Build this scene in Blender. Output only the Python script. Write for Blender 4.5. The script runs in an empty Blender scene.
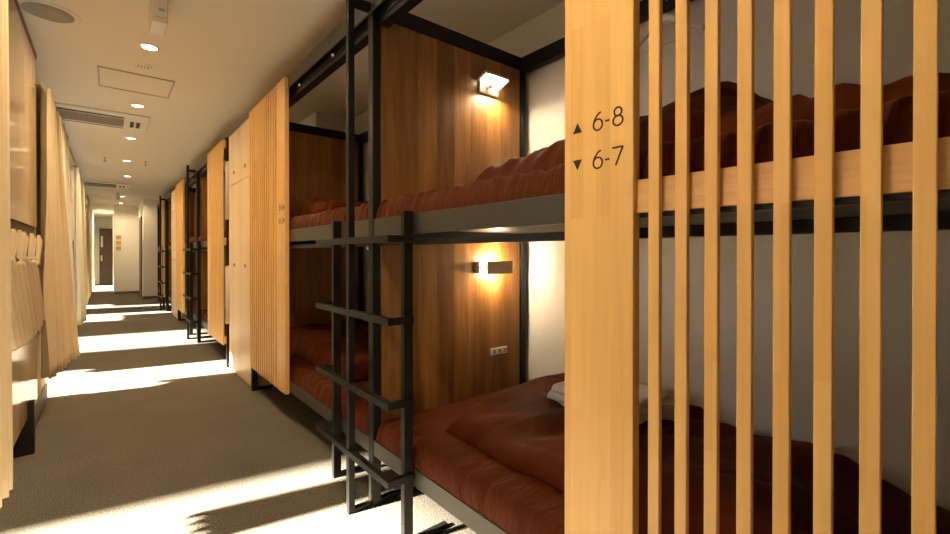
import bpy, bmesh, math, random
from mathutils import Vector, noise, Matrix
random.seed(7)
S = bpy.context.scene
COL = S.collection
PI = math.pi

# ------------------------------------------------------------------ camera, world, sun, exposure
cd = bpy.data.cameras.new('camera'); cam = bpy.data.objects.new('camera', cd); COL.objects.link(cam)
cd.sensor_width = 36; cd.lens = 443/950*36; cd.clip_start = .02
cd.shift_y = -11.0/950
cam.location = (0, 0, 1.1)
cam.rotation_euler = (math.radians(90-.26), 0, -math.radians(39.64))
S.camera = cam
w = bpy.data.worlds.new('world'); S.world = w; w.use_nodes = True
w.node_tree.nodes['Background'].inputs[0].default_value = (.80, .90, 1, 1)
w.node_tree.nodes['Background'].inputs[1].default_value = 1.6
sd = bpy.data.lights.new('sun', 'SUN'); sd.energy = 105; sd.angle = math.radians(3); sd.color = (1, .925, .80)
sun = bpy.data.objects.new('sun', sd); COL.objects.link(sun)
SUN_DIR = Vector((1, -.20, -math.tan(math.radians(27)))).normalized()
sun.rotation_euler = SUN_DIR.to_track_quat('-Z', 'Y').to_euler()
sun.location = (-4, 6, 4)
S.view_settings.view_transform = 'Standard'; S.view_settings.look = 'None'
S.view_settings.exposure = .35; S.view_settings.gamma = 1; S.view_settings.use_curve_mapping = False
DOWN_W = 11; DOWN_C = (1, .74, .44); LAMP_W = 3.4; LAMP_C = (1, .80, .53)

# ------------------------------------------------------------------ materials
def mat(name, col=(.5,.5,.5), rough=.6, metal=0, spec=.5):
    m = bpy.data.materials.new(name); m.use_nodes = True
    b = m.node_tree.nodes['Principled BSDF']
    b.inputs['Base Color'].default_value = (*col, 1); b.inputs['Roughness'].default_value = rough
    b.inputs['Metallic'].default_value = metal; b.inputs['Specular IOR Level'].default_value = spec
    return m
def nd(m, t, **k):
    n = m.node_tree.nodes.new(t)
    for a, v in k.items(): setattr(n, a, v)
    return n
def ln(m, a, b): m.node_tree.links.new(a, b)
def bsdf(m): return m.node_tree.nodes['Principled BSDF']
def coords(m, scale=(1,1,1), add=(0,0,0)):
    tc = nd(m, 'ShaderNodeTexCoord'); mp = nd(m, 'ShaderNodeMapping')
    mp.inputs['Scale'].default_value = scale; mp.inputs['Location'].default_value = add
    ln(m, tc.outputs['Object'], mp.inputs['Vector']); return mp.outputs['Vector']
def noise_ramp(m, vec, scale, stops, detail=6, rough=.6, dist=0):
    n = nd(m, 'ShaderNodeTexNoise'); n.inputs['Scale'].default_value = scale
    n.inputs['Detail'].default_value = detail; n.inputs['Roughness'].default_value = rough
    n.inputs['Distortion'].default_value = dist
    ln(m, vec, n.inputs['Vector'])
    r = nd(m, 'ShaderNodeValToRGB')
    while len(r.color_ramp.elements) < len(stops): r.color_ramp.elements.new(.5)
    for e, (p, c) in zip(r.color_ramp.elements, stops): e.position = p; e.color = (*c, 1)
    ln(m, n.outputs[0], r.inputs[0]); return r.outputs[0], n.outputs[0]
def mul(m, a, b, f=1.0):
    x = nd(m, 'ShaderNodeMix', data_type='RGBA', blend_type='MULTIPLY'); x.inputs[0].default_value = f
    ln(m, a, x.inputs[6]); ln(m, b, x.inputs[7]); return x.outputs[2]
def bump(m, h, strength, dist=.002):
    b = nd(m, 'ShaderNodeBump'); b.inputs['Strength'].default_value = strength; b.inputs['Distance'].default_value = dist
    ln(m, h, b.inputs['Height']); ln(m, b.outputs[0], bsdf(m).inputs['Normal'])
def wood(name, c1, c2, grain=(.82, 1.0), stave=(.45, .036), rough=.42, horizontal=False, gscale=30):
    """laminated wood: staves of slightly different tone (brick texture) times a fine long grain"""
    m = mat(name, c1, rough)
    tc = nd(m, 'ShaderNodeTexCoord'); sp = nd(m, 'ShaderNodeSeparateXYZ'); ln(m, tc.outputs['Object'], sp.inputs[0])
    ad = nd(m, 'ShaderNodeMath', operation='ADD')
    ln(m, sp.outputs[0], ad.inputs[0]); ln(m, sp.outputs[2 if horizontal else 1], ad.inputs[1])
    cb = nd(m, 'ShaderNodeCombineXYZ')
    ln(m, sp.outputs[1 if horizontal else 2], cb.inputs[0]); ln(m, ad.outputs[0], cb.inputs[1])
    br = nd(m, 'ShaderNodeTexBrick'); br.offset = .37; br.squash = 1
    br.inputs['Scale'].default_value = 1; br.inputs['Mortar Size'].default_value = 0
    br.inputs['Brick Width'].default_value = stave[0]; br.inputs['Row Height'].default_value = stave[1]
    br.inputs['Color1'].default_value = (*c1, 1); br.inputs['Color2'].default_value = (*c2, 1)
    ln(m, cb.outputs[0], br.inputs['Vector'])
    s = (gscale, 1.2, gscale) if horizontal else (gscale, gscale, 1.2)
    g, h = noise_ramp(m, coords(m, s), 2.2, [(.3, (grain[0],)*3), (.7, (grain[1],)*3)], dist=.6)
    ln(m, mul(m, br.outputs[0], g), bsdf(m).inputs['Base Color'])
    bump(m, h, .15, .001)
    return m
PINE = wood('pine_laminate', (.80,.46,.135), (.87,.54,.185), grain=(.88,1.0))
PINE_H = wood('pine_rail', (.74,.42,.15), (.82,.50,.20), horizontal=True)
TEAK = wood('teak_veneer', (.24,.105,.026), (.44,.205,.055), grain=(.58, 1.15), stave=(30, .105), rough=.36, gscale=14)
LOCKW = wood('locker_wood', (.74,.54,.31), (.83,.63,.38), grain=(.90, 1.0), stave=(30, .12), rough=.38)
GLOSSW = wood('gloss_panel_wood', (.64,.45,.24), (.70,.51,.28), grain=(.82, 1.0), stave=(30, .14), rough=.12)
STEEL = mat('dark_steel', (.009,.0085,.0065), .45, 0, .25)
STEEL2 = mat('grey_steel', (.055,.051,.038), .42, .3)
BOLT = mat('bolt', (.75,.72,.68), .25, .9)
WALL = mat('wall_paint', (.80,.78,.72), .8)
_c, _h = noise_ramp(WALL, coords(WALL), 60, [(.3,(.82,.80,.73)),(.7,(.86,.84,.77))]); ln(WALL, _c, bsdf(WALL).inputs[0]); bump(WALL, _h, .12)
CEIL = mat('ceiling_paint', (.76,.71,.62), .85)
_c, _h = noise_ramp(CEIL, coords(CEIL), 90, [(.3,(.82,.77,.66)),(.7,(.86,.81,.70))]); ln(CEIL, _c, bsdf(CEIL).inputs[0]); bump(CEIL, _h, .08)
CARPET = mat('carpet', (.28,.25,.21), .95, spec=.1)
_c, _h = noise_ramp(CARPET, coords(CARPET), 150, [(.28,(.050,.043,.031)),(.72,(.225,.195,.148))], detail=3)
_d, _ = noise_ramp(CARPET, coords(CARPET), 3, [(.3,(.88,.88,.88)),(.7,(1.05,1.05,1.05))])
ln(CARPET, mul(CARPET, _c, _d), bsdf(CARPET).inputs[0]); bump(CARPET, _h, .7, .006)
def cloth(name, c, c2, rough=.75, wr=.5, sheen=.3, sat=False):
    m = mat(name, c, rough, spec=.12)
    a, _ = noise_ramp(m, coords(m), 7, [(.3, c), (.7, c2)])
    ln(m, a, bsdf(m).inputs[0])
    if sat: bsdf(m).inputs['Specular IOR Level'].default_value = .08
    _, h = noise_ramp(m, coords(m, (1.6,5,1.6) if name == 'brown_sheet' else (1,1,1)), 9 if sat else 22, [(0,(0,0,0)),(1,(1,1,1))], detail=2 if sat else 5, rough=.45, dist=.8)
    bump(m, h, wr, .01); bsdf(m).inputs['Sheen Weight'].default_value = sheen; bsdf(m).inputs['Sheen Tint'].default_value = (1, .72, .60, 1)
    return m
BROWN = cloth('brown_sheet', (.066,.0130,.0024), (.088,.0178,.0034), .58, .9, 0, True)
BROWN2 = cloth('brown_duvet', (.066,.0122,.0020), (.088,.0172,.0028), .58, .7, 0, True)
TOWEL = cloth('white_towel', (.82,.80,.76), (.88,.86,.83), .9, .3)
BEIGE = cloth('beige_cloth', (.34,.28,.17), (.40,.33,.21), .9, .3)
CURT = cloth('cream_curtain', (.72,.58,.37), (.78,.64,.43), .85, .12, .1)
CURT_BACKLIT = cloth('backlit_curtain', (.84,.80,.62), (.88,.84,.68), .85, .12, .1)  # curtain colour lightened: sun shining through from behind is painted in
WHITE = mat('white_plastic', (.84,.80,.72), .35)
METALP = mat('lamp_metal', (.60,.50,.38), .45, .3)
GRILL = mat('grill', (.46,.42,.35), .5, .2)
SPKR = mat('speaker_mesh', (.33,.30,.24), .5)
BLACK = mat('black', (.012,.010,.008), .5)
INK = mat('ink', (.02,.009,.005), .6)
DOORB = mat('brown_door', (.085,.050,.028), .4)
OLIVE = mat('olive_frame', (.44,.36,.19), .5)
ORANGE = mat('orange_sign', (.60,.36,.16), .6)
BASEB = mat('baseboard', (.12,.10,.08), .6)
def emit(name, c, s):
    m = mat(name, c, .5); bsdf(m).inputs['Emission Color'].default_value = (*c, 1); bsdf(m).inputs['Emission Strength'].default_value = s
    return m
GLOW = emit('lamp_glow', (1,.84,.58), 16)
DGLOW = emit('downlight_glow', (1,.88,.66), 9)

# ------------------------------------------------------------------ mesh helpers (author in world coordinates, off = the thing's origin)
class MB:
    def __init__(s, off=(0,0,0)): s.bm = bmesh.new(); s.o = Vector(off)
    def box(s, x0, x1, y0, y1, z0, z1, bev=0, seg=2):
        vs = [s.bm.verts.new(Vector((x,y,z))-s.o) for x in (x0,x1) for y in (y0,y1) for z in (z0,z1)]
        idx = [(0,1,3,2),(4,6,7,5),(0,4,5,1),(2,3,7,6),(0,2,6,4),(1,5,7,3)]
        fs = [s.bm.faces.new([vs[i] for i in f]) for f in idx]
        if bev:
            es = list({e for f in fs for e in f.edges})
            bmesh.ops.bevel(s.bm, geom=es, offset=bev, segments=seg, profile=.5, affect='EDGES')
        return s
    def prism(s, poly, x0, x1):
        """poly: (y,z) outline extruded along x"""
        a = [s.bm.verts.new(Vector((x0,y,z))-s.o) for y, z in poly]; b = [s.bm.verts.new(Vector((x1,y,z))-s.o) for y, z in poly]
        n = len(poly); s.bm.faces.new(a); s.bm.faces.new(b[::-1])
        for i in range(n): s.bm.faces.new([a[i], b[i], b[(i+1)%n], a[(i+1)%n]])
        return s
    def lathe(s, c, prof, n=28, axis='Z'):
        """prof: list of (radius, height); closed at the ends when radius is 0"""
        rings = []
        for r, h in prof:
            ring = []
            for k in range(n if r > 0 else 1):
                a = 2*PI*k/n; p = Vector((r*math.cos(a), r*math.sin(a), h))
                if axis == 'X': p = Vector((p.z, p.x, p.y))
                if axis == 'Y': p = Vector((p.x, p.z, p.y))
                ring.append(s.bm.verts.new(Vector(c)+p-s.o))
            rings.append(ring)
        for A, B in zip(rings, rings[1:]):
            for k in range(n):
                if len(A) == 1 and len(B) == 1: continue
                if len(A) == 1: f = [A[0], B[k], B[(k+1)%n]]
                elif len(B) == 1: f = [A[k], A[(k+1)%n], B[0]]
                else: f = [A[k], A[(k+1)%n], B[(k+1)%n], B[k]]
                s.bm.faces.new(f)
        return s
    def tube(s, pts, r, n=8, closed=False):
        pts = [Vector(p)-s.o for p in pts]; rings = []
        for i, p in enumerate(pts):
            t = (pts[min(i+1, len(pts)-1)]-pts[max(i-1, 0)]).normalized()
            u = t.cross(Vector((0,0,1)) if abs(t.z) < .9 else Vector((1,0,0))).normalized(); v = t.cross(u)
            rings.append([s.bm.verts.new(p+u*r*math.cos(2*PI*k/n)+v*r*math.sin(2*PI*k/n)) for k in range(n)])
        for A, B in zip(rings, rings[1:]):
            for k in range(n): s.bm.faces.new([A[k], A[(k+1)%n], B[(k+1)%n], B[k]])
        s.bm.faces.new(rings[0][::-1]); s.bm.faces.new(rings[-1]); return s
    def ribbon(s, pts, w, x0, x1):
        """flat stroke in the yz plane with small thickness along x; pts (y,z)"""
        P = [Vector((0,)+p) for p in pts]; L = []; R = []
        for i, p in enumerate(P):
            t = (P[min(i+1,len(P)-1)]-P[max(i-1,0)]).normalized(); nrm = Vector((0,-t.z,t.y))
            L.append(p+nrm*w/2); R.append(p-nrm*w/2)
        for i in range(len(P)-1):
            s.prism([(L[i].y,L[i].z),(L[i+1].y,L[i+1].z),(R[i+1].y,R[i+1].z),(R[i].y,R[i].z)], x0, x1)
        return s
    def slab(s, x0, x1, y0, y1, zb, hf, r=.04, nx=40, ny=80, push=None, mask=None):
        """soft slab: top surface zb+hf(x,y), rounded down to zb at its edge"""
        def ticks(a, b, n):
            q = [0,.02,.08,.2,.4,.7]
            return [a+r*t for t in q]+[a+r+(b-a-2*r)*i/n for i in range(n+1)]+[b-r*t for t in q[::-1]]
        X = ticks(x0, x1, nx); Y = ticks(y0, y1, ny); G = []
        def prof(d):
            t = min(max(d/r, 0), 1); return math.sqrt(max(0, 1-(1-t)**2))
        for x in X:
            row = []
            for y in Y:
                e = prof(min(x-x0, x1-x))*prof(min(y-y0, y1-y)); h = hf(x, y)*e
                px, py = push(x, y, h) if push else (x, y)
                row.append(s.bm.verts.new(Vector((px, py, zb+h))-s.o))
            G.append(row)
        for i in range(len(X)-1):
            for j in range(len(Y)-1): s.bm.faces.new([G[i][j], G[i+1][j], G[i+1][j+1], G[i][j+1]])
        rim = [G[i][0] for i in range(len(X))]+G[-1][1:]+[G[i][-1] for i in range(len(X)-2, -1, -1)]+[G[0][j] for j in range(len(Y)-2, 0, -1)]
        try: s.bm.faces.new(rim[::-1])
        except Exception: pass
        return s
    def build(s, name, m, parent=None, smooth=False):
        bmesh.ops.recalc_face_normals(s.bm, faces=s.bm.faces)
        me = bpy.data.meshes.new(name); s.bm.to_mesh(me); s.bm.free()
        if smooth: me.polygons.foreach_set('use_smooth', [True]*len(me.polygons))
        me.materials.append(m)
        o = bpy.data.objects.new(name, me); COL.objects.link(o)
        if parent: o.parent = parent
        else: o.location = s.o
        return o
def tag(o, label=None, cat=None, group=None, kind=None):
    for k, v in (('label',label),('category',cat),('group',group),('kind',kind)):
        if v: o[k] = v
    return o
def thing(name, label, cat, loc, group=None):
    o = bpy.data.objects.new(name, None); COL.objects.link(o); o.location = loc; o.empty_display_size = .1
    return tag(o, label, cat, group)
def dup(root, loc, label=None, group=None):
    r = root.copy(); COL.objects.link(r); r.location = loc
    if label: r['label'] = label
    if group: r['group'] = group
    for ch in list(root.children):
        if ch.type == 'LIGHT': continue
        c = ch.copy(); COL.objects.link(c); c.parent = r
        for g in ch.children:
            d = g.copy(); COL.objects.link(d); d.parent = c
    return r
def struct(name, mb, m, smooth=False): return tag(mb.build(name, m, None, smooth), kind='structure')
def fb(x, y, z=0, o=4):
    v = 0; a = 1
    for i in range(o): v += a*noise.noise(Vector((x*2**i, y*2**i, z+i*7.3))); a *= .5
    return v
def cr(a, w=.13): return max(0, 1-abs(a)/w)**1.5
def sst(a, b, x):
    t = min(max((x-a)/(b-a), 0), 1); return t*t*(3-2*t)

# ------------------------------------------------------------------ setting
H = 2.44; XR = 1.87; XL = -2.6; YB = -1.4; LF = -.36; YE = 13.4
struct('floor', MB().box(XL-.1, XR+.1, YB-.1, 21.3, -.1, 0), CARPET)
struct('ceiling', MB().box(XL-.1, XR+.1, YB-.1, 21.3, H, H+.1), CEIL)
struct('wall_right', MB().box(XR, XR+.1, YB-.1, YE+.1, 0, H), WALL)
struct('wall_back', MB().box(XL-.1, XR, YB-.1, YB, 0, H), WALL)
# windows in the left wall, behind the left-hand berths: they let the sun bands onto the carpet
WINS = [(1.05, 3.00), (5.02, 6.14), (7.05, 8.35), (9.95, 11.15), (12.25, 13.1)]
wl = MB(); y = YB
for a, b in WINS:
    wl.box(XL-.1, XL, y, a, 0, H); wl.box(XL-.1, XL, a, b, 0, 1.08); wl.box(XL-.1, XL, a, b, 1.92, H); y = b
wl.box(XL-.1, XL, y, YE+.1, 0, H)
struct('wall_left', wl, WALL)
for i, (a, b) in enumerate(WINS):
    f = MB().box(XL-.08, XL-.03, a, a+.04, 1.08, 1.92).box(XL-.08, XL-.03, b-.04, b, 1.08, 1.92).box(XL-.08, XL-.03, a, b, 1.08, 1.11).box(XL-.08, XL-.03, a, b, 1.89, 1.92)
    struct('window_%d' % (i+1), f, WHITE)
# far end of the corridor
struct('wall_partition', MB().box(.66, XR, YE, YE+.1, 0, H).box(.66, .74, YE+.1, 15.6, 0, H), WALL)
struct('wall_end', MB().box(.13, .66, 15.6, 15.72, 0, H), WALL)
struct('wall_passage', MB().box(.13, .25, 15.72, 21, 0, H), WALL)
struct('wall_far', MB().box(-2.6, .25, 21, 21.1, 0, H), WALL)
struct('wall_west', MB().box(XL, LF-.1, YE, YE+.1, 0, H).box(LF-.1, LF, YE-.25, 17.2, 0, H).box(LF-.1, LF, 17.2, 20.2, .30, H).box(LF-.1, LF, 20.2, 21, 0, H), WALL)  # unseen low gap, shaped to let a sun strip onto the passage floor
struct('baseboard_end', MB().box(.13, .652, 15.588, 15.6, 0, .07).box(.66, XR, YE-.012, YE, 0, .07).box(.648, .66, YE, 15.588, 0, .07), BASEB)
struct('baseboard_right', MB().box(XR-.012, XR, YB, YE, 0, .07), BASEB)
d = struct('door_1', MB().box(-.24, .13, 20.955, 21, 0, 2.02, .003), DOORB)
MB().box(-.20, -.14, 20.93, 20.955, 1.35, 1.75).build('door_window', WHITE, d)
MB().box(-.20, -.16, 20.92, 20.955, .85, 1.05).build('door_handle', WHITE, d)
d = struct('door_2', MB().box(.635, .66, 13.9, 14.75, 0, 2.05, .003), DOORB)
# concrete pillar against the right wall, behind the lockers
struct('wall_pillar', MB().box(1.51, XR, 4.16, 4.72, 0, H), WALL)
# left-hand pier beside the first opening
struct('wall_pier', MB().box(LF-.10, LF-.01, 3.97, 4.68, 0, 2.16), CURT)
struct('baseboard_pier', MB().box(LF-.10, LF+.0, 3.965, 4.70, 0, .12), BASEB)

# ------------------------------------------------------------------ right-hand bunks
def bunk_frame(C, label, y0=None, y1=None):
    y0 = C-2.1 if y0 is None else y0; y1 = C+2.1 if y1 is None else y1
    off = (.9, C, 0); t = thing('bunk_frame', label, 'bunk bed', off)
    P = lambda n, mb, m: mb.build(n, m, t)
    for yy in (y0, C, y1):
        P('post', MB(off).box(.885, .925, yy-.022, yy+.022, 0, 2.23, .003), STEEL)
        P('post', MB(off).box(1.80, 1.84, yy-.022, yy+.022, 0, 2.21, .003), STEEL)
        P('cross_beam', MB(off).box(.925, 1.80, yy-.02, yy+.02, 2.138, 2.21, .003), STEEL)
        P('cross_beam', MB(off).box(.925, 1.80, yy-.02, yy+.02, 1.17, 1.225, .003), STEEL)
        P('cross_beam', MB(off).box(.925, 1.80, yy-.02, yy+.02, .20, .265, .003), STEEL)
        P('floor_bar', MB(off).box(.925, 1.80, yy-.015, yy+.015, 0, .02, .002), STEEL)
        P('headboard_panel', MB(off).box(.93, 1.795, yy-.014, yy+.014, 1.225, 2.138, .001), TEAK)
        P('headboard_panel', MB(off).box(.93, 1.795, yy-.014, yy+.014, .265, 1.17, .001), TEAK)
    P('top_beam', MB(off).box(.880, .887, y0, y1, 2.150, 2.235).box(.887, .93, y0, y1, 2.228, 2.235), STEEL2)
    P('top_beam', MB(off).box(.915, .96, y0, C-.022, 2.100, 2.125).box(.915, .96, C+.022, y1, 2.100, 2.125).box(.91, .915, y0, y1, 2.125, 2.228), STEEL)
    P('top_beam', MB(off).box(1.80, 1.84, y0, y1, 2.13, 2.21, .003), STEEL)
    for z0, z1 in ((1.178, 1.253), (.222, .290)):
        P('side_rail', MB(off).box(.888, .896, y0, y1, z0, z1, .002).box(.896, .925, y0, y1, z0, z0+.006), STEEL2)
        P('side_rail', MB(off).box(1.80, 1.835, y0, y1, z0, z1, .003), STEEL)
        P('bed_base', MB(off).box(.905, 1.80, y0+.03, C-.03, z0+.035, z0+.052).box(.905, 1.80, C+.03, y1-.03, z0+.035, z0+.052), BLACK)
    P('under_rail', MB(off).box(.90, .94, y0, y1, 1.135, 1.158, .003), STEEL)
    for k in range(-3, 4):
        if k and y0 < C+k*.52-.1 < y1: P('bolt', MB(off).lathe((.905, C+k*.52-.06, 2.132), [(0,-.012),(.007,-.011),(.010,-.004),(.010,.004),(0,.005)], 10), BOLT)
    P('bolt', MB(off).lathe((.932, C-.03, 2.106), [(0,-.01),(.005,-.009),(.006,0),(0,.001)], 8), BOLT)
    P('bolt', MB(off).lathe((.915, C+.06, 1.128), [(0,-.012),(.016,-.010),(.018,.005),(0,.007)], 12), BOLT)
    return t
def ladder(C, label):
    off = (.805, C, 0); t = thing('ladder', label, 'ladder', off, 'ladders fixed to the bunks')
    P = lambda n, mb: mb.build(n, STEEL, t)
    P('centre_pole', MB(off).box(.778, .806, C-.014, C+.014, 0, 2.24, .002))
    for s in (-1, 1):
        yy = C+s*.335
        P('side_rail', MB(off).box(.848, .887, yy-.013, yy+.013, 0, 1.262, .002))
        P('floor_bar', MB(off).box(.887, 1.05, yy-.012, yy+.012, 0, .018, .002))
    P('floor_bar', MB(off).box(.806, .884, C-.014, C+.014, 0, .018, .002))
    P('top_bracket', MB(off).box(.806, .884, C-.014, C+.014, 2.155, 2.19, .002))
    for z in (.262, .545, .853, 1.155):
        P('rung', MB(off).box(.774, .800, C-.36, C+.36, z-.013, z+.013, .002).box(.800, .884, C-.36, C-.335, z-.013, z+.013, .002).box(.800, .884, C+.335, C+.36, z-.013, z+.013, .002))
    return t
def digit_pts(ch, n=26):
    """strokes on a 1 x 1.5 cell, x to the right, y up"""
    if ch == '-': return [[(.12,.62),(.88,.62)]]
    if ch == '7': return [[(.0,1.44),(.96,1.44)], [(.96,1.46),(.30,0)]]
    def ell(cx, cy, rx, ry, a0, a1): return [(cx+rx*math.cos(a0+(a1-a0)*i/n), cy+ry*math.sin(a0+(a1-a0)*i/n)) for i in range(n+1)]
    if ch == '6':
        return [ell(.5,.47,.44,.46,0,2*PI), [(.80,1.47),(.62,1.41),(.42,1.25),(.24,1.02),(.11,.75),(.06,.5)]]
    if ch == '8': return [ell(.5,1.12,.34,.34,0,2*PI), ell(.5,.40,.44,.40,0,2*PI)]
    if ch == '5': return [[(.85,1.45),(.25,1.45),(.2,.85)], ell(.42,.44,.46,.44,1.9,-2.2)]
def screen(yo, dr, label, group, nums=None, n=13, tri_y=.045, txt_y=.084):
    """slatted pine screen: wide board at the opening (y=yo), slats running in direction dr"""
    off = (.875, yo, 0); t = thing('slatted_screen', label, 'screen', off, group)
    Z0, Z1 = .212, 2.215
    def rng(a, b): return (min(yo+dr*a, yo+dr*b), max(yo+dr*a, yo+dr*b))
    a, b = rng(0, .183); bd = MB(off).box(.858, .8840, a, b, Z0, Z1, .0015).build('board', PINE, t)
    for k in range(n):
        a, b = rng(.217+.0557*k, .217+.0557*k+.0235)
        MB(off).box(.858, .8715, a, b, Z0, Z1, .0015).build('slat', PINE, t)
    a, b = rng(.183, .225+.0557*n)
    for z0, z1 in ((1.188, 1.258), (.232, .30), (2.13, 2.20)):
        MB(off).box(.8715, .8835, a, b, z0, z1, .0008).build('rail', PINE_H, t)
    if nums:
        x0, x1 = .8570, .8582; h = .0405; w = .027
        for z, txt, up in ((1.381, nums[0], 1), (1.2945, nums[1], 0)):
            mb = MB(off); ty = .6115 if dr < 0 else yo+.118
            for i, ch in enumerate(txt):
                for st in digit_pts(ch):
                    sc = .52 if ch == '-' else 1
                    ox = ty-[0, .0315, .0515][i]
                    mb.ribbon([(ox-p[0]*w*sc, z+p[1]*w) for p in st], .0038, x0, x1)
            mb.build('number', INK, bd)
            cy = .6545 if dr < 0 else yo+.022; m2 = MB(off); hw = .0125
            if up: m2.prism([(cy-hw, z+.005), (cy+hw, z+.005), (cy, z+.028)], x0, x1)
            else: m2.prism([(cy-hw, z+.028), (cy+hw, z+.028), (cy, z+.004)], x0, x1)
            m2.build('arrow', INK, bd)
    return t
def mattress(y0, y1, zb, label, group, seed=0, h=.105):
    off = (1.34, (y0+y1)/2, zb)
    def hf(x, y):
        v = h + .006*fb(x*3, y*3, seed)
        v += .005*math.sin(y*70+3*fb(x*2, y*2, seed+5))*math.exp(-((x-.9)/.12)**2)*(.4+.6*max(0, fb(y*1.5, seed*3.1)+.3))
        v -= .010*cr(fb(y*7+.6*x, x*1.6, seed+2, 2))*math.exp(-((x-.9)/.25)**2)
        return v
    def push(x, y, hh):
        k = math.exp(-((x-.885)/.05)**2)*(hh/h)
        f = 1-2.2*abs(fb(y*11, hh*2+y, seed+9, 3))
        return x-k*(.010*f+.002-.012*cr(fb(y*7+.6*x, x*1.6, seed+2, 2))), y+.004*fb(x*9, hh*8, seed)
    mb = MB(off).slab(.892, 1.795, y0, y1, zb, hf, .035, 30, 150, push)
    o = mb.build('mattress', BROWN, None, True)
    return tag(o, label, 'mattress', group)
def duvet(x0, x1, y0, y1, zb, hf, label, seed=0, r=.07, group=None, nx=60, ny=110):
    off = ((x0+x1)/2, (y0+y1)/2, zb)
    h0 = hf
    def hf(x, y):
        return h0(x, y)-.009*cr(fb(y*3.1+x, x*1.7-y*.4, seed+4, 2), .08)-.005*cr(fb(y*4.3-x, x*2.1, seed+8, 2), .10)
    def push(x, y, h):
        return x+.022*fb(y*5, seed, h*4, 3), y+.022*fb(x*5, seed+3, h*4, 3)
    mb = MB(off).slab(x0, x1, y0, y1, zb, hf, r, nx, ny, push)
    return tag(mb.build('duvet', BROWN2, None, True), label, 'duvet', group)
def locker(y0, y1, label):
    off = (1.2, (y0+y1)/2, 0); t = thing('locker', label, 'locker', off, 'lockers between the bunks')
    MB(off).box(.905, 1.50, y0, y1, 0, 2.215, .002).build('body', LOCKW, t)
    ym = y0+(y1-y0)*.42
    for a, b in ((y0, ym), (ym, y1)):
        for z0, z1, hz in ((.03, 1.735, 1.0), (1.742, 2.21, 1.84)):
            dd = MB(off).box(.888, .905, a+.002, b-.002, z0, z1, .002).build('door', LOCKW, t)
            hy = (a+b)/2 if z1 < 2 else (a+b)/2
            MB(off).lathe((.888, hy, hz), [(0,-.010),(.012,-.010),(.016,-.005),(.016,0),(0,0)], 14, 'X').build('finger_pull', GRILL, dd)
    return t
def read_lamp(z, label, up):
    """wall reading lamp on the camera side of the divider panel of the first bunk"""
    yp = 1.770; xo = .02; off = (1.56, yp, z); t = thing('reading_lamp', label, 'lamp', off, 'reading lamps on the headboards')
    if up:
        MB(off).box(1.490, 1.62, yp-.012, yp, z-.032, z+.032, .003).build('wall_plate', WHITE, t)
        MB(off).box(1.53, 1.55, yp-.045, yp-.012, z-.008, z+.008, .002).build('arm', METALP, t)
    else:
        MB(off).box(1.468, 1.476, yp-.03, yp, z-.030, z+.030, .001).build('wall_plate', METALP, t)
        MB(off).box(1.476, 1.51, yp-.036, yp-.026, z-.006, z+.006, .002).build('arm', METALP, t)
    yc = yp-.055; tilt = 0 if not up else -1.9
    c = MB(off)
    poly = [(yc-.034,-.034),(yc-.030,-.034),(yc-.030,.034),(yc-.034,.034)]
    poly = [(yc-.035,-.033),(yc-.022,-.033),(yc-.022,.033),(yc-.035,.033)]
    if up: poly = [(yc-.035,-.042),(yc-.022,-.042),(yc-.022,.042),(yc-.035,.042)]
    def rot(p): a, b = p[0]-yp+.04, p[1]; return (yp-.04+a*math.cos(tilt)-b*math.sin(tilt), z+a*math.sin(tilt)+b*math.cos(tilt))
    c.prism([rot(p) for p in poly], 1.482, 1.650).build('shade', METALP if not up else WHITE, t)
    poly = [(yc-.020,-.012),(yc+.002,-.012),(yc+.002,.012),(yc-.020,.012)] if not up else [(yc-.021,-.038),(yc-.012,-.038),(yc-.012,.038),(yc-.021,.038)]
    MB(off).prism([rot(p) for p in poly], 1.505, 1.635).build('bulb', GLOW, t)
    if up:
        ld = bpy.data.lights.new('reading_light', 'AREA'); ld.shape = 'RECTANGLE'; ld.size = .12; ld.size_y = .07; ld.energy = LAMP_W*.75; ld.color = LAMP_C
        lo = bpy.data.objects.new('reading_light', ld); COL.objects.link(lo); lo.parent = t
        lo.location = (.02, -.060, -.030); lo.rotation_euler = (-.15, 0, 0)
        return t
    ld = bpy.data.lights.new('reading_light', 'POINT'); ld.shadow_soft_size = .018; ld.energy = LAMP_W*(1 if not up else .8); ld.color = LAMP_C
    for dz in ((.040, -.040) if not up else (-.062,)):
        lo = bpy.data.objects.new('reading_light', ld); COL.objects.link(lo); lo.parent = t
        lo.location = (.02, -.045 if not up else -.115, dz)
    return t

C1, C2, C3 = 1.785, 6.75, 10.62
bunk_frame(C1, 'dark steel bunk frame with brown wood headboards nearest the camera')
ladder(C1, 'black steel ladder with centre pole, nearest and largest of the ladders')
screen(.693, -1, 'pine slatted screen marked 6-8 and 6-7, close to camera at right', 'slatted pine screens', ('6-8', '6-7'), n=14)
screen(C1+1.125, 1, 'pine slatted screen beside the wooden lockers, left of the nearest ladder', 'slatted pine screens', ('6-6', '6-5'), n=13)
locker(3.915, 4.745, 'pale wood locker column right behind the second slatted screen')
bunk_frame(C2, 'dark steel bunk frame of the second berth pair, beyond the pale locker', 4.86, 8.76)
ladder(C2, 'black steel ladder halfway down the corridor, beyond the pale locker')
screen(C2-1.02, -1, 'pine slatted screen just beyond the nearer lockers, in front of middle ladder', 'slatted pine screens', n=12)
screen(C2+1.1, 1, 'pine slatted screen just beyond the middle ladder', 'slatted pine screens', n=12)
locker(8.86, 9.72, 'pale wood locker column beyond the middle ladder')
bunk_frame(C3, 'dark steel bunk frame farthest down the corridor', 9.75, 12.6)
ladder(C3, 'black steel ladder farthest down the corridor')
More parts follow.
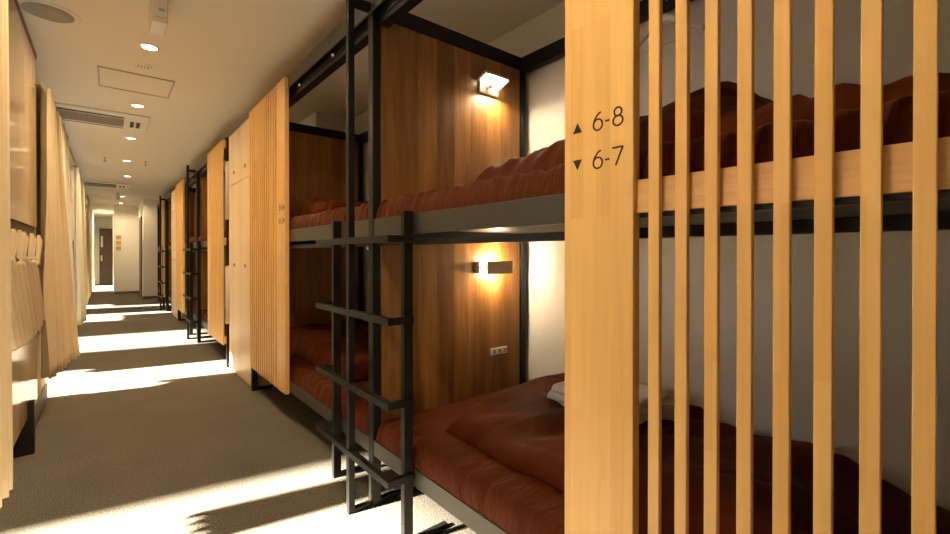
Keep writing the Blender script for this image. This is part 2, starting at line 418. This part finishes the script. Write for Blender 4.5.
screen(C3+.25, 1, 'narrow pine slatted screen beside the farthest ladder', 'slatted pine screens', n=12)

G = 'brown sheeted mattresses'
ZU, ZL = 1.231, .275
mattress(C1-2.05, C1-.028, ZU, 'brown sheeted mattress on the near upper bunk, beside the 6-8 screen', G, 1)
mattress(C1-2.05, C1-.028, ZL, 'brown sheeted mattress on the near lower bunk, under the lit lamp', G, 2)
mattress(C1+.028, C1+2.05, ZU, 'brown sheeted mattress on upper bunk behind the nearest ladder', G, 3)
mattress(C1+.028, C1+2.05, ZL, 'brown sheeted mattress on lower bunk behind the nearest ladder', G, 4)
for z, n_ in ((ZU, 'upper'), (ZL, 'lower')):
    mattress(4.92, C2-.03, z, 'brown mattress on the %s bunk in front of the middle ladder, behind screen' % n_, G, 5)
    mattress(C2+.03, 8.7, z, 'brown mattress on the %s bunk just past the middle ladder' % n_, G, 6)
    mattress(C3+.03, 12.5, z, 'brown mattress on the %s bunk of the farthest berth' % n_, G, 7)
    mattress(9.8, C3-.03, z, 'brown mattress on the %s bunk in front of the farthest ladder' % n_, G, 7)
# duvets
ztu, ztl = ZU+.100, ZL+.100
def h_up(x, y):
    v = .10 + .115*sst(1.40, .98, y)*sst(.96, 1.45, x) + .05*math.exp(-((y-.52)/.13)**2)*sst(1.1,1.5,x)*2.0
    v -= .09*sst(.62, .40, y)*sst(.98, 1.4, x)
    v += .020*math.sin(46*(y+.28*x)+5*fb(x*1.6, y*1.6, 2))*(.4+.6*sst(1.3,.95,x)) *.6
    return v+.022*fb(x*4, y*4, 3)
duvet(1.10, 1.79, -.22, 1.36, ztu, h_up, 'crumpled brown duvet heaped on the near upper bunk', 1)
def h_lo(x, y):
    v = .072 + .025*sst(1.04, 1.3, x)
    dgl = (y-.98)+(x-1.30)*.62
    v += .040*sst(.02, .055, dgl)*sst(1.15, 1.4, x)           # folded-over flap
    v += .008*sst(1.5, 1.75, x)
    v -= .07*sst(.42, .12, y)
    v += .007*math.sin(30*(x*.8+y*.5)+4*fb(x*2, y*2, 4))
    return v+.016*fb(x*3.5, y*3.5, 8)
duvet(1.05, 1.79, -.2, 1.47, ztl, h_lo, 'smooth brown duvet folded back on the near lower bunk', 2, .05)
duvet(.98, 1.78, 2.55, 3.80, ztu, lambda x, y: .09+.05*sst(2.6,3.0,y)+.03*fb(x*3,y*3,5), 'brown duvet on the upper bunk left of the nearest ladder', 3, nx=30, ny=50)
duvet(1.02, 1.78, 2.35, 3.80, ztl, lambda x, y: .11+.03*sst(2.6,3.0,y)+.03*fb(x*3,y*3,6), 'brown duvet on the lower bunk left of the nearest ladder', 4, nx=30, ny=50)
# pillows
def pillow(cx, cy, z, lx, ly, hh, m, label, seed=0):
    off = (cx, cy, z)
    def hf(x, y):
        a = abs((x-cx)/(lx/2)); b = abs((y-cy)/(ly/2))
        return hh*(max(0, 1-a**2.6)**.5)*(max(0, 1-b**2.6)**.5)+.004+.006*fb(x*9, y*9, seed)
    mb = MB(off).slab(cx-lx/2, cx+lx/2, cy-ly/2, cy+ly/2, z, hf, .02, 24, 24)
    return tag(mb.build('pillow', m, None, True), label, 'pillow')
pillow(1.36, 2.06, ztl, .62, .36, .12, BROWN2, 'brown pillow on the lower bunk just behind the nearest ladder', 3)
pillow(1.42, 2.10, ztu, .55, .36, .09, BROWN2, 'brown pillow on the upper bunk just behind the nearest ladder', 5)
o = pillow(0, 0, 0, .36, .42, .085, TOWEL, 'white pillow propped against the wall behind the near upper duvet', 9)
o.rotation_euler = (0, -math.radians(88), 0); o.location = (1.855, 1.46, 1.512)
# towels
def towel(cx, cy, z, lx, ly, h, rz, m, label, group, name='towel'):
    t = MB()
    def hf(x, y): return h+.003*fb(x*20, y*20, z*10)
    t.slab(-lx/2, lx/2, -ly/2, ly/2, 0, hf, .012, 12, 12, lambda x, y, hh: (x+.004*fb(y*15, hh*9, z), y))
    o = t.build(name, m, None, True); o.location = (cx, cy, z); o.rotation_euler = (0, 0, rz)
    return tag(o, label, name, group)
zt = .525
for k, (dx, dz, lx) in enumerate(((0, 0, .30), (-.012, .024, .31), (.0, .048, .28))):
    towel(1.540+dx, 1.02, zt+dz-.03, lx, .36, .026, .05, TOWEL, ('bottom', 'middle', 'top')[k]+' white folded towel of the stack on the lower near duvet', 'folded white towels')
towel(1.64, .87, zt-.03, .20, .15, .055, .5, BEIGE, 'beige folded cloth on the near lower duvet, behind the first slats', None, 'cloth')
read_lamp(1.030, 'lit reading lamp with box shade in the near lower bunk', False)
read_lamp(1.975, 'bright reading lamp tilted down in the near upper bunk', True)
# power outlet
off = (1.60, 1.77, .575); t = thing('power_outlet', 'white power outlet on the wood panel below the lower lamp', 'outlet', off)
MB(off).box(1.57, 1.69, 1.763, 1.771, .557, .594, .002).build('plate', WHITE, t)
for a in (1.585, 1.625, 1.662): MB(off).box(a, a+.022, 1.760, 1.763, .564, .587, .001).build('socket', BEIGE, t)
# clothes hanger on the back beam
off = (1.80, .92, 2.10); t = thing('clothes_hanger', 'white plastic clothes hanger on the back beam above the upper bunk', 'hanger', off)
hk = [(1.785, .93+.02*math.sin(a), 2.150+.02*math.cos(a)) for a in [(-1.6+i*.35) for i in range(12)]]+[(1.785, .93, 2.120), (1.785, .93, 2.085)]
MB(off).tube(hk, .003).build('hook', GRILL, t)
MB(off).prism([(1.095, 1.962), (1.10, 1.982), (.96, 2.088), (.93, 2.10), (.90, 2.088), (.760, 1.992), (.765, 1.970), (.90, 2.062), (.96, 2.062)], 1.777, 1.797).build('shoulder', TOWEL, t)
MB(off).tube([(1.785, 1.095, 1.968), (1.785, .765, 1.976)], .004).build('bar', WHITE, t)
# hangers and cloths glimpsed in the narrow gap beside the locker
for k, (z, nm) in enumerate(((1.98, 'upper'), (.98, 'lower'))):
    off = (.95, 4.775, z); t = thing('hanging_towel', 'white cloth hanging in the %s gap left of the nearer lockers' % nm, 'towel', off)
    def hfn(a): return .93+.16*a+.012*math.sin(a*25)
    mb = MB(off)
    P0 = [(.862+.14*i/24, 4.775+.006*math.sin(i*1.1)) for i in range(25)]
    L = len(P0)
    for (xa, ya), (xb, yb) in zip(P0, P0[1:]):
        for s_ in (0,):
            vs = [mb.bm.verts.new(Vector(p)-mb.o) for p in ((xa,ya,z-.55),(xb,yb,z-.55),(xb,yb,z),(xa,ya,z))]
            ws = [mb.bm.verts.new(Vector(p)-mb.o) for p in ((xa,ya+.008,z-.55),(xb,yb+.008,z-.55),(xb,yb+.008,z),(xa,ya+.008,z))]
            mb.bm.faces.new(vs); mb.bm.faces.new(ws[::-1]); mb.bm.faces.new([vs[0],ws[0],ws[1],vs[1]]); mb.bm.faces.new([vs[3],vs[2],ws[2],ws[3]])
    mb.build('cloth', TOWEL, t, True)
    MB(off).tube([(.88, 4.779, z+.004), (1.02, 4.779, z+.004)], .006).build('bar', WHITE, t)

# ------------------------------------------------------------------ left-hand berth fronts and curtains
def berth_front(y0, y1, label, low=True):
    off = (LF, y0, 0); t = thing('berth_front', label, 'partition', off, 'wood berth fronts on the left')
    P = lambda n, mb, m: mb.build(n, m, t)
    P('upper_panel', MB(off).box(LF-.005, LF+.018, y0, y1-.03, 1.265, 2.315, .001), GLOSSW)
    P('middle_beam', MB(off).box(LF-.03, LF+.006, y0, y1, 1.175, 1.262, .002), DOORB)
    P('top_trim', MB(off).box(LF-.03, LF+.022, y0, y1-.02, 2.317, 2.345, .002), DOORB)
    P('post', MB(off).box(LF-.04, LF+.012, y1-.028, y1, .2 if low else 0, 2.345, .002), OLIVE)
    if low:
        P('lower_panel', MB(off).box(LF-.005, LF+.018, y0+.45, y1-.03, .20, 1.17, .001), GLOSSW)
        P('leg', MB(off).box(LF-.06, LF+.045, 3.42, 3.47, 0, .29, .002), STEEL)
    return t
berth_front(2.15, 3.90, 'glossy wood berth front nearest the camera on the left')
berth_front(6.28, 8.05, 'glossy wood berth front in the middle of the left side', False)
berth_front(10.35, 12.1, 'wood berth front farthest down the left side', False)
def curtain(y0, y1, z0, z1, m, label, folds=7, amp=.022, flare=0, xb=0, seed=0, lean=0, n=None):
    nu, nv = n or int(folds*14), 26; off = (LF, y0, z0); mb = MB(off); rows = []
    for side in (0, 1):
        R = []
        for j in range(nv+1):
            v = j/nv; z = z0+(z1-z0)*v; row = []
            for i in range(nu+1):
                u = i/nu; ph = 2*PI*folds*u+.8*fb(u*3, v*1.3, seed)
                x = LF+.02+xb+amp*(1.25-.5*v)*(math.sin(ph)+.35*math.sin(2.3*ph+seed))+flare*(1-v)**1.4*u + side*.003
                yy = y0+(y1-y0)*u+lean*(1-v)*(u-.5)+.006*math.cos(ph)
                row.append(mb.bm.verts.new(Vector((x, yy, z+.012*math.sin(ph)*(1-v)*.5))-mb.o))
            R.append(row)
        rows.append(R)
    A, B = rows
    for R in rows:
        for j in range(nv):
            for i in range(nu): mb.bm.faces.new([R[j][i], R[j][i+1], R[j+1][i+1], R[j+1][i]])
    for i in range(nu):
        mb.bm.faces.new([A[0][i], A[0][i+1], B[0][i+1], B[0][i]]); mb.bm.faces.new([A[nv][i], B[nv][i], B[nv][i+1], A[nv][i+1]])
    for j in range(nv):
        mb.bm.faces.new([A[j][0], B[j][0], B[j+1][0], A[j+1][0]]); mb.bm.faces.new([A[j][nu], A[j+1][nu], B[j+1][nu], B[j][nu]])
    return tag(mb.build('curtain', m, None, True), label, 'curtain', 'cream curtains along the left side')
curtain(2.06, 2.31, .28, 2.33, CURT, 'cream curtain at the left edge, nearest the camera', 4, .016, 0, .055, 1)
curtain(3.94, 4.82, .29, 2.17, CURT, 'tan curtain gathered beside the first left opening', 6, .030, .10, .03, 2)
curtain(5.45, 6.2, .09, 2.28, CURT_BACKLIT, 'curtain tinted as sun-backlit, hanging at the far side of the first left opening', 6, .026, .06, .01, 3)
curtain(8.1, 8.75, .12, 2.28, CURT_BACKLIT, 'curtain tinted as sun-backlit, just past the middle left wood front', 5, .026, .05, .01, 4)
curtain(9.5, 10.3, .25, 2.28, CURT, 'tan curtain before the farthest left wood front', 6, .028, .03, .01, 5)
curtain(12.15, 13.1, .2, 2.28, CURT, 'cream curtain farthest down the left side', 6, .02, .02, .01, 6)
for k, (a, b, z) in enumerate(((5.38, 6.28, 2.275), (8.02, 10.35, 2.275), (12.1, 13.15, 2.275), (3.9, 4.85, 2.165))):
    struct('trim_%d' % (k+1), MB().box(LF-.05, LF+.035, a, b, z, z+.02), OLIVE)
# lower-bunk curtain gathered across the near wood front: slanting pleats with stiff heading tabs
off = (LF+.03, 3.3, 1.2); t = thing('gathered_curtain', 'bunched beige curtain with upright pleats below the near left wood panel', 'curtain', off, None)
mb = MB(off); nu, nv = 120, 24; g = []
for side in (0, 1):
    R = []
    for j in range(nv+1):
        v = j/nv; row = []
        for i in range(nu+1):
            u = i/nu; ph = 2*PI*9*u
            yy = 2.20+1.30*u+.34*v*(1-.25*u)
            zz = 1.09-.03*abs(math.sin(PI*u*6))*(1-v)-.38*v-.05*math.sin(PI*u)*v+.015*math.sin(ph)*v
            x = LF+.045+.020*math.sin(ph)*(.5+.7*v)+.006*math.sin(2*ph)+side*.003
            row.append(mb.bm.verts.new(Vector((x, yy, zz))-mb.o))
        R.append(row)
    g.append(R)
for R in g:
    for j in range(nv):
        for i in range(nu): mb.bm.faces.new([R[j][i], R[j][i+1], R[j+1][i+1], R[j+1][i]])
for i in range(nu):
    mb.bm.faces.new([g[0][0][i], g[0][0][i+1], g[1][0][i+1], g[1][0][i]]); mb.bm.faces.new([g[0][nv][i], g[1][nv][i], g[1][nv][i+1], g[0][nv][i+1]])
mb.build('drape', CURT, t, True)
for k in range(8):
    yy = 2.36+k*.175; s_ = .03*(k % 3)
    MB(off).prism([(yy, 1.04), (yy+.04, 1.04), (yy+.19+s_, 1.18), (yy+.05+s_, 1.212)], LF+.030+.008*(k % 2), LF+.042+.008*(k % 2)).build('heading_tab', CURT, t)

# ------------------------------------------------------------------ ceiling fittings
def downlight(x, y, label, e=1):
    off = (x, y, H); t = thing('downlight', label, 'ceiling light', off, 'round ceiling downlights')
    MB(off).lathe((x, y, H), [(.040,-.002),(.048,-.006),(.056,-.004),(.058,0)], 28).build('trim_ring', WHITE, t, True)
    MB(off).lathe((x, y, H), [(0,-.003),(.042,-.003),(.042,-.0005),(0,-.0005)], 24).build('lens', DGLOW, t)
    ld = bpy.data.lights.new('downlight_lamp', 'AREA'); ld.shape = 'DISK'; ld.size = .09; ld.energy = DOWN_W*e; ld.color = DOWN_C; ld.spread = math.radians(150)
    lo = bpy.data.objects.new('downlight_lamp', ld); COL.objects.link(lo); lo.parent = t; lo.location = (0, 0, -.008)
    return t
dl = ['above the camera, out of the frame', 'above the nearest ladder', 'nearest in view, largest of the row', 'second in view, beside the near air conditioner', 'third in view, just past the near air conditioner', 'fourth in view of the row', 'fifth in view of the row', 'sixth in view, beside the far air conditioner', 'seventh in view, near the end wall', 'last of the row, at the end wall']
for yy, lb in zip((.62, 2.09, 3.56, 5.03, 6.5, 8.1, 9.7, 11.3, 13.2, 14.9), dl):
    downlight(.21 if yy < 9 else .26, yy, 'small round warm downlight, '+lb)
downlight(-.1, 18.5, 'small round downlight added to brighten the passage beyond the end wall', 3)  # added lamp, stronger than the row, to brighten the passage
def ac(y0, label):
    x0, x1, y1 = -.62, .325, y0+.70; off = ((x0+x1)/2, y0, H); t = thing('air_conditioner', label, 'air conditioner', off, 'ceiling cassette air conditioners')
    P = lambda n, mb, m: mb.build(n, m, t)
    P('panel', MB(off).box(x0, x1, y0, y1, H-.022, H, .006), WHITE)
    P('air_slot', MB(off).box(x0+.03, x1-.20, y0+.10, y0+.125, H-.028, H-.020), BLACK)
    P('grille', MB(off).box(x0+.04, x1-.20, y0+.17, y0+.49, H-.026, H-.020), GRILL)
    for k in range(9): P('fin', MB(off).box(x0+.04, x1-.20, y0+.19+k*.033, y0+.198+k*.033, H-.034, H-.026), GRILL)
    P('air_slot', MB(off).box(x0+.03, x1-.20, y0+.56, y0+.57, H-.026, H-.020), BLACK)
    P('sensor', MB(off).box(x1-.150, x1-.120, y0+.24, y0+.46, H-.028, H-.020), BLACK)
    P('sensor', MB(off).box(x1-.100, x1-.070, y0+.24, y0+.46, H-.028, H-.020), BLACK)
    return t
ac(5.36, 'white ceiling cassette air conditioner nearest the camera'); ac(10.75, 'white ceiling cassette air conditioner farther down the corridor')
def speaker(x, y, label):
    off = (x, y, H); t = thing('ceiling_speaker', label, 'speaker', off, 'round ceiling speakers')
    MB(off).lathe((x, y, H), [(.108,-.006),(.122,-.012),(.135,-.007),(.138,0)], 40).build('rim', WHITE, t, True)
    MB(off).lathe((x, y, H), [(0,-.010),(.05,-.010),(.110,-.006),(.110,-.001),(0,-.001)], 40).build('grille', SPKR, t, True)
speaker(-.25, 3.40, 'round ceiling speaker with grey grille at the upper left'); speaker(-.22, 13.0, 'small distant round ceiling speaker near the end of the corridor')
off = (.18, 4.375, H); t = thing('access_panel', 'square white ceiling access panel with thin metal frame', 'hatch', off)
MB(off).box(-.045, .395, 4.15, 4.60, H-.003, H).build('hatch', CEIL, t)
fr = MB(off)
for a in ((-.055,-.045,4.14,4.61),(.395,.405,4.14,4.61),(-.045,.395,4.14,4.15),(-.045,.395,4.60,4.61)): fr.box(a[0],a[1],a[2],a[3],H-.007,H)
fr.build('frame', GRILL, t)
off = (.20, 3.93, H); t = thing('smoke_detector', 'small white round smoke detector behind the nearest visible downlight', 'smoke detector', off)
MB(off).lathe((.20, 3.93, H), [(0,-.012),(.03,-.012),(.045,-.008),(.052,0)], 24).build('body', WHITE, t, True)
for k in range(4): MB(off).box(.165+k*.018, .172+k*.018, 3.91, 3.95, H-.014, H-.010).build('vent', GRILL, t)
off = (.215, 2.82, H); t = thing('emergency_light', 'narrow white box hanging from the ceiling above the nearest downlight', 'emergency light', off)
MB(off).box(.175, .245, 2.80, 2.98, 2.295, H, .006).build('housing', WHITE, t)
MB(off).box(.205, .230, 2.797, 2.801, 2.355, 2.368).build('label_plate', GRILL, t)
for k in range(5): MB(off).box(.192+.008*k, .197+.008*k, 2.798, 2.802, 2.318, 2.323).build('hole', GRILL, t)
off = (.17, 12.4, H); t = thing('emergency_light', 'small white spotlight hanging from the ceiling far down the corridor', 'emergency light', off)
MB(off).box(.14, .20, 12.4, 12.48, H-.16, H, .01).build('housing', WHITE, t)
for x, y, lb in ((-.03, 8.0, 'left'), (.425, 8.0, 'right')):
    off = (x, y, H); t = thing('sprinkler', 'tiny metal ceiling sprinkler head to the %s of the downlight row' % lb, 'sprinkler', off)
    MB(off).lathe((x, y, H), [(0,-.06),(.02,-.06),(.02,-.055),(.006,-.05),(.006,-.01),(.025,0)], 12).build('head', GRILL, t, True)
for k, (z, lb) in enumerate(((1.26, 'bottom'), (1.41, 'middle'), (1.56, 'top'))):
    tag(MB((.24, 15.59, z)).box(.17, .28, 15.585, 15.6, z-.05, z+.05, .002).build('notice', ORANGE), lb+' small orange notice on the far end wall', 'sign', 'orange notices on the end wall')
print('OBJECTS', len(bpy.data.objects))
